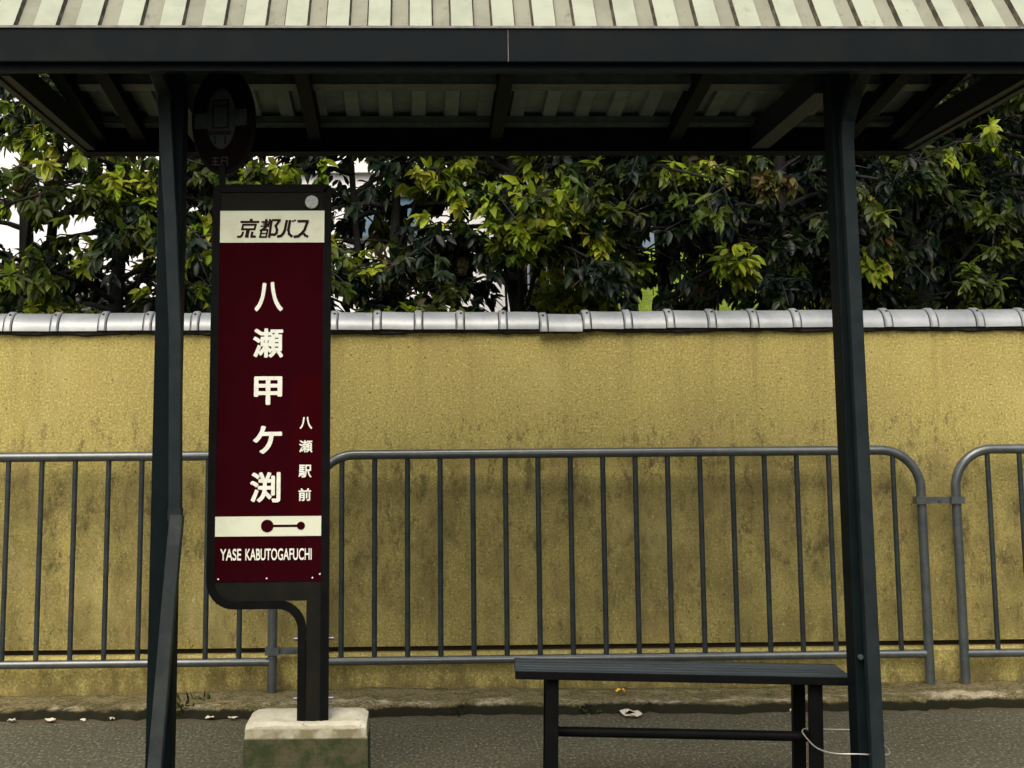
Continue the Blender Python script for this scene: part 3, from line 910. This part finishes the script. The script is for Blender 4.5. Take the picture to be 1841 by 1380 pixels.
def tree(label, x, y, seed, h=4.0, zlo=1.45, limbs=22, reach=.85, tw=8, wh=3, per=(10, 14), tones=(.62, .18, .14, .06), llen=(.054, .100), tr=.05, fork=None, sprays=(), pw=1.45, group='laurel-like trees behind the wall', width=1.):
    rng = np.random.default_rng(seed)
    t = empty('broadleaf_tree', label, 'tree', group, (x, y, 0))
    tm = MB()
    n = 9
    wob = np.cumsum(rng.normal(0, .022, (n + 1, 2)), 0); wob[0] = 0
    spine = [Vector((wob[i, 0], wob[i, 1], h * .93 * i / n)) for i in range(n + 1)]
    tm.tube(spine, tr, 10, up=(0, 1, 0), scales=[1.15 - .85 * i / n for i in range(n + 1)])
    stems = [spine]
    if fork:
        s2 = [spine[3] + Vector((fork * (1 - math.exp(-i * .7)) * .8 + fork * .05 * i, .02 * i, i * .26)) for i in range(8)]
        tm.tube(s2, tr * .72, 8, scales=[1 - .09 * i for i in range(8)])
        stems.append(s2)
    tips, td, tn = [], [], []
    for i in range(limbs):
        spn = stems[i % len(stems)]
        z = zlo + (h - .25 - zlo) * ((i + rng.uniform(0, .8)) / limbs) ** pw
        if spn is not spine: z = max(z, spn[1].z)
        base = min(spn, key=lambda q: abs(q.z - z)).copy(); base.z = min(z, spn[-1].z)
        az = i * 2.399 + rng.normal(0, .4)
        rl = reach * rng.uniform(.6, 1.15) * (1.1 - .55 * max(0, (z - zlo) / (h - zlo)) ** 1.5)
        el = rng.uniform(.25, .75)
        pts = []
        for s in range(6):
            q = s / 5
            rr = rl * q
            pts.append(base + Vector((math.cos(az + q * rng.normal(0, .12)) * rr, math.sin(az) * rr, math.tan(el) * rr * .8 - .55 * rr * rr / max(rl, .1))))
        tm.tube(pts, .016, 5, up=(0, 0, 1), scales=[1.1, .9, .75, .55, .4, .25])
        r_ = rng.random(); c = 0
        limb_tone = int(np.searchsorted(np.cumsum(tones), r_ * .999))
        for w_ in range(tw):
            q = .28 + .72 * (w_ + rng.uniform(0, 1)) / tw
            k_ = min(int(q * 5), 4); fr = q * 5 - k_
            p = pts[k_].lerp(pts[k_ + 1], fr)
            ta = az + rng.normal(0, .95); tl = rng.uniform(.14, .34)
            e2 = rng.normal(.15, .5)
            dv = Vector((math.cos(ta) * math.cos(e2), math.sin(ta) * math.cos(e2), math.sin(e2)))
            end = p + dv * tl; end.z -= tl * .3
            tm.tube([p, p.lerp(end, .5) + Vector((0, 0, .03)), end], .005, 4, up=(0, 0, 1), scales=[1, .8, .5])
            tone = limb_tone if rng.random() < .75 else int(np.searchsorted(np.cumsum(tones), rng.random() * .999))
            for u in range(wh):
                f = (u + 1) / wh
                pp = p.lerp(end, f) + Vector(rng.normal(0, .02, 3))
                tips.append(np.array(pp)); td.append(np.array((end - p).normalized())); tn.append(tone if f > .5 or tone != 2 else 1)
    for (sx, sy, sz, srx, srz, tone, cnt) in sprays:
        c0 = Vector((sx - x, sy - y, sz))
        root = spine[min(max(int((sz - .25) / (h * .93) * n), 1), n)]
        tm.tube([root, root.lerp(c0, .5) + Vector((0, 0, .06)), c0 + Vector((0, 0, srz * .3))], .012, 5, up=(0, 0, 1), scales=[1.3, .9, .5])
        for q in range(cnt):
            v = rng.normal(0, 1, 3); v /= np.linalg.norm(v); v *= rng.uniform(.25, 1.0) ** .6
            p = c0 + Vector((v[0] * srx, v[1] * srx * .7, v[2] * srz))
            tm.tube([c0 + Vector((0, 0, srz * .2)), p], .0035, 4, up=(0, 0, 1))
            dv = Vector((v[0] + rng.normal(0, .3), v[1] - .35, .25 + rng.normal(0, .3))).normalized()
            tips.append(np.array(p)); td.append(np.array(dv)); tn.append(tone if rng.random() < .82 else 1)
    tm.build('trunk', MT['bark'], t)
    P, D, Ln, Cc = whorls(tips, td, tn, rng, per, llen)
    leaf_object(P, D, Ln, Cc, 'crown', t, rng, width)
    return t
def shrub(label, x, y, z, rx, ry, rz, seed, n=260, tones=(.3, .3, .4, 0), llen=(.05, .08), per=(6, 9), group=None, width=1.2, cat='shrub'):
    rng = np.random.default_rng(seed)
    t = empty('shrub', label, cat, group, (x, y, 0))
    sm = MB(); tips, td, tn = [], [], []
    for i in range(n):
        v = rng.normal(0, 1, 3); v /= np.linalg.norm(v); v[2] = abs(v[2]) * 1.0 - .25
        r_ = rng.uniform(.55, 1.05)
        p = np.array([v[0] * rx, v[1] * ry, v[2] * rz]) * r_ + np.array([0, 0, z])
        tips.append(p); td.append(v / np.linalg.norm(v) + np.array([0, 0, .25])); td[-1] /= np.linalg.norm(td[-1])
        tn.append(int(np.searchsorted(np.cumsum(tones), rng.random() * .999)))
    for i in range(14):
        e = tips[rng.integers(n)]
        sm.tube([(e[0] * .15, e[1] * .15, 0), (e[0] * .4, e[1] * .4, z * .8), tuple(e)], .009, 5, up=(0, 1, 0), scales=[1.2, .9, .4])
    sm.build('stems', MT['bark'], t)
    P, D, Ln, Cc = whorls(tips, td, tn, rng, per, llen)
    leaf_object(P, D, Ln, Cc, 'foliage', t, rng, width)
    return t

tree('sparse tree at the far left edge with a dark forked trunk and white gaps', -2.15, 8.5, 1, h=4.2, limbs=26, tw=6, wh=2, tones=(.52, .20, .10, .18), fork=.14, tr=.06, reach=.72, sprays=[(-1.964, 8.0, 2.463, .15, .16, 3, 12)])
tree('leafy tree left of the left shelter post with bright yellow-green sprays', -1.62, 8.3, 2, h=4.0, limbs=40, tones=(.55, .20, .25, 0), tr=.055, zlo=1.55, sprays=[(-1.474, 7.9, 2.432, 0.21, 0.17, 2, 34), (-1.25, 7.95, 2.2, 0.12, 0.1, 2, 10)])
tree('dark tree showing between the left shelter post and the sign board', -.98, 8.5, 3, h=4.0, limbs=40, tones=(.60, .22, .18, 0), sprays=[(-0.754, 7.9, 2.5, 0.15, 0.1, 2, 16), (-1.087, 7.9, 2.1, 0.08, 0.17, 2, 12)])
tree('loose tree with two thin dark stems just right of the sign board', -.05, 8.45, 4, h=4.1, limbs=30, tw=7, zlo=1.85, tones=(.70, .18, .04, .08), fork=-.26, tr=.042, reach=.7, sprays=[(-0.13, 8.0, 2.025, 0.15, 0.1, 3, 12), (0.115, 7.95, 2.52, 0.13, 0.06, 2, 8), (0.12, 8.0, 1.9, 0.12, 0.08, 1, 8)])
tree('tree with bright yellow-green leaf sprays above the middle of the wall', .55, 8.35, 6, h=4.0, limbs=40, tones=(.60, .20, .20, 0), zlo=2.1, sprays=[(0.723, 7.85, 2.305, 0.16, 0.12, 2, 26), (0.399, 7.9, 2.3, 0.08, 0.13, 2, 9), (0.554, 7.9, 2.155, 0.2, 0.11, 2, 20)])
tree('dark stout-stemmed tree above the bench with yellow sprays high up', 1.19, 8.4, 7, h=4.1, limbs=34, zlo=2.25, tones=(.64, .20, .16, 0), tr=.055, sprays=[(1.442, 7.85, 2.505, 0.16, 0.06, 2, 18), (1.638, 7.9, 2.036, 0.13, 0.1, 2, 16), (0.94, 7.9, 2.153, 0.1, 0.09, 2, 9)])
tree('dense dark tree just left of the right shelter post, thick trunk low down', 2.10, 8.4, 8, h=4.2, limbs=42, tones=(.66, .18, .06, .10), tr=.07, sprays=[(1.868, 7.9, 2.43, 0.12, 0.07, 3, 12), (2.377, 7.9, 2.2, 0.1, 0.14, 3, 10), (2.33, 7.9, 2.0, 0.08, 0.1, 2, 6)])
tree('dense dark tree right of the right shelter post with brownish leaves', 2.84, 8.45, 9, h=4.4, limbs=42, tones=(.60, .20, .05, .15), tr=.06, sprays=[(3.0, 7.9, 2.18, 0.12, 0.18, 1, 14), (2.614, 7.9, 2.53, 0.17, 0.15, 1, 14), (2.884, 7.85, 1.95, 0.14, 0.1, 1, 12)])
tree('dense dark tree at the far right edge of the wall', 3.55, 8.5, 10, h=4.5, limbs=42, tones=(.62, .22, .06, .10), tr=.06)
BT = 'tree further back on the grass bank'
tree('bigger dark tree further back, behind the middle of the wall', .95, 11.2, 21, h=5.6, zlo=3.0, limbs=46, reach=1.3, tw=7, llen=(.10, .16), tones=(.75, .2, .05, 0), tr=.08, pw=1., group='trees on the grass bank')
tree('bigger dark tree further back, behind the right shelter post', 2.75, 11.6, 22, h=5.6, zlo=2.1, limbs=54, reach=1.35, tw=7, llen=(.10, .16), tones=(.75, .2, .05, 0), tr=.08, pw=1., group='trees on the grass bank')
tree('bigger dark tree further back, behind the far right end of the wall', 4.55, 11.4, 23, h=5.8, zlo=1.9, limbs=54, reach=1.35, tw=7, llen=(.10, .16), tones=(.72, .22, .06, 0), tr=.08, pw=1., group='trees on the grass bank')
shrub('taller dark evergreen bush at the far right edge, reaching up to the shelter roof corner', 4.25, 9.9, 3.0, .8, .45, 1.1, 45, n=900, tones=(.72, .22, .06, 0), llen=(.08, .13), group='tall dark evergreen bushes behind the trees', width=1.0, cat='bush')
HG = 'tall dark evergreen bushes behind the trees'
for lb, hx, hy, hz, sd in (('tall dark evergreen bush behind the tree with sprays above the middle of the wall', .75, 9.9, 3.75, 41), ('tall dark evergreen bush behind the stout-stemmed tree above the bench', 1.75, 10.0, 3.7, 42),
                       ('tall dark evergreen bush just left of the right shelter post, furthest from the wall', 2.65, 9.9, 3.4, 43), ('tall dark evergreen bush right of the right shelter post, furthest from the wall', 3.45, 9.8, 3.6, 44)):
    zc = 3.1 if sd < 43 else 2.4
    shrub(lb, hx, hy, zc, .62, .4, hz - zc, sd, n=560, tones=(.72, .22, .06, 0), llen=(.08, .13), group=HG, width=1.0, cat='bush')
shrub('bright green rounded bush showing under the trees above the bench left end', .93, 9.0, 1.78, .34, .3, .42, 31, n=260, tones=(.0, .15, .85, 0))
tree('bigger dark tree further back, at the very edge right of the wall end', 6.2, 11.5, 24, h=5.8, zlo=1.9, limbs=50, reach=1.35, tw=7, llen=(.10, .16), tones=(.72, .22, .06, 0), tr=.08, pw=1., group='trees on the grass bank')
shrub('low yellow-green bush behind the coping at the far left', -1.85, 7.85, 1.62, .42, .25, .26, 32, n=230, tones=(.25, .35, .40, 0), llen=(.06, .09))
shrub('low green bush behind the coping just right of the sign board', -.02, 7.9, 1.62, .45, .25, .28, 33, n=230, tones=(.35, .30, .25, .10))
shrub('low brownish bush behind the coping right of the right shelter post', 2.55, 7.95, 1.60, .5, .25, .26, 34, n=230, tones=(.40, .25, .15, .20))

# ------------------------------------------------------------------ white house behind the trees
hs = empty('white_house', 'white rendered house glimpsed through gaps in the trees on the left', 'house', loc=(-4, 14, 0))
HO = Matrix.Translation(-hs.location)
def hp(mb, name, mat, parent=None):
    o = mb.build(name, mat)
    if parent is None: o.parent = hs; o.matrix_parent_inverse = HO
    else: o.parent = parent
    return o
m = MB(); m.box((-10, 14, -.1), (.92, 20, 5.6)); hp(m, 'wall', MT['house_wall'])
m = MB(); m.box((-10.1, 13.85, 5.6), (1.02, 20.1, 5.7)); hp(m, 'parapet', MT['house_wall'])
m = MB(); m.box((-10.05, 13.93, 3.50), (.97, 13.999, 3.62)); hp(m, 'string_course', MT['house_wall'])
m = MB(); m.box((-.62, 13.95, 2.88), (.06, 14.02, 2.92)); m.box((-.62, 13.95, 3.28), (.06, 14.02, 3.32)); m.box((-.62, 13.95, 2.92), (-.58, 14.02, 3.28)); m.box((.02, 13.95, 2.92), (.06, 14.02, 3.28)); m.box((-.30, 13.955, 2.92), (-.27, 14.02, 3.28))
wf = hp(m, 'window', MT['zinc'])
m = MB(); m.box((-.58, 13.985, 2.92), (.02, 13.995, 3.28)); hp(m, 'pane', MT['window_glass'], wf).matrix_parent_inverse = Matrix()
m = MB()
for i in range(10):
    xa = -4.1 + i * .15
    a, b = (12.5, 2.25), (13.99, 2.58)
    m.add([(xa, a[0], a[1]), (xa + .075, a[0], a[1] + .03), (xa + .15, a[0], a[1]), (xa, b[0], b[1]), (xa + .075, b[0], b[1] + .03), (xa + .15, b[0], b[1])],
          [(0, 1, 4, 3), (1, 2, 5, 4)])
m.box((-4.12, 12.46, 2.15), (-2.58, 12.54, 2.248))
hp(m, 'lean_to_roof', MT['roof_tile'])
m = MB(); m.box((-4.0, 12.7, -.1), (-2.7, 13.98, 2.19)); hp(m, 'lean_to_wall', MT['recess'])

# ------------------------------------------------------------------ litter and weeds on the pavement
def flake(label, cat, name, x, y, z, sx, sy, seed, mat, ang=0., group=None, ringy=False):
    r_ = random.Random(seed); m = MB(); n = 11
    top = []
    for i in range(n):
        a = 2 * math.pi * i / n; q = r_.uniform(.65, 1.1)
        top.append((sx * q * math.cos(a), sy * q * math.sin(a), r_.uniform(.004, .016)))
    c = (r_.uniform(-.2, .2) * sx, 0, .012)
    vs = top + [c] + [(p[0], p[1], p[2] - .002) for p in top] + [(c[0], c[1], c[2] - .002)]
    fs = [(i, (i + 1) % n, n) for i in range(n)] + [((i + 1) % n + n + 1, i + n + 1, 2 * n + 1) for i in range(n)] + [(i, i + n + 1, (i + 1) % n + n + 1, (i + 1) % n) for i in range(n)]
    m.add(vs, fs, 0, False)
    o = m.build(name, mat); o.location = (x, y, z); o.rotation_euler = (0, 0, ang)
    tag(o, label, cat, group)
flake('yellow fallen leaf lying on the kerb above the bench seat middle', 'leaf', 'fallen_leaf', .897, 7.04, .056, .026, .020, 1, MT['leaf_litter'], .5)
L_ = [('pale scrap on the pavement at the far left edge', -1.68, 6.99, .018, .02), ('pale scrap by the kerb left of the left shelter post, second from the edge', -1.52, 6.80, .022, .03),
      ('small pale scrap by the kerb midway to the left shelter post', -1.385, 6.80, .011, .014), ('pale scrap by the kerb nearest the left shelter post on its left', -1.27, 6.82, .012, .012),
      ('pale scrap by the kerb just right of the left shelter post', -.86, 6.80, .022, .016), ('pale scrap on the pavement beside the concrete sign foot', -.765, 6.79, .028, .016),
      ('pale scrap by the kerb left of the bench right legs', 1.60, 6.83, .016, .02)]
for i, (lb, x, y, sx, sy) in enumerate(L_):
    flake(lb, 'scrap', 'paper_scrap', x, y if y < 6.83 else 6.80, .003, sx, sy, 50 + i, MT['litter'], i * .7)
# torn ring of paper
m = MB(); r_ = random.Random(3); n = 16; vs, fs = [], []
for i in range(n):
    a = 2 * math.pi * i / n
    for q in (.55, 1.0):
        s = q * r_.uniform(.85, 1.15)
        vs.append((.044 * s * math.cos(a), .075 * s * math.sin(a), .006 + r_.uniform(0, .010)))
for i in range(n): fs.append((2 * i, 2 * i + 1, (2 * i + 3) % (2 * n), (2 * i + 2) % (2 * n)))
m.add(vs, fs)
o = m.build('paper_scrap', MT['litter']); o.location = (.905, 6.78, .003)
so = o.modifiers.new('thick', 'SOLIDIFY'); so.thickness = .002
tag(o, 'torn ring of pale paper on the pavement under the middle of the bench', 'scrap')
def weed(label, x, y, z, h, n, seed, tones, llen):
    rng = np.random.default_rng(seed)
    tips = [np.array([rng.normal(0, .04), rng.normal(0, .018), rng.uniform(.0, h)]) for _ in range(n)]
    td = [np.array([rng.normal(0, .5), -.3, .8]) for _ in range(n)]
    tn = [int(np.searchsorted(np.cumsum(tones), rng.random() * .999)) for _ in range(n)]
    P, D, Ln, Cc = whorls(tips, [d / np.linalg.norm(d) for d in td], tn, rng, (3, 5), llen)
    D[:, 2] += .8
    o = leaf_object(P, D, Ln, Cc, 'weed', None, rng, .7)
    o.location = (x, y, z)
    tag(o, label, 'weed')
weed('dry brown weed at the foot of the left shelter post against the kerb', -1.02, 6.86, .02, .055, 16, 71, (.1, .1, 0, .8), (.03, .06))
weed('small dark green weed on the kerb right of the left shelter post', -.93, 6.98, .04, .03, 10, 72, (.8, .2, 0, 0), (.02, .04))
weed('low green weed in the kerb left of the bench leg', .17, 6.84, .005, .022, 20, 73, (.8, .2, 0, 0), (.015, .03))
weed('low green weed in the kerb under the left half of the bench', .70, 6.84, .005, .024, 26, 74, (.8, .2, 0, 0), (.015, .03))
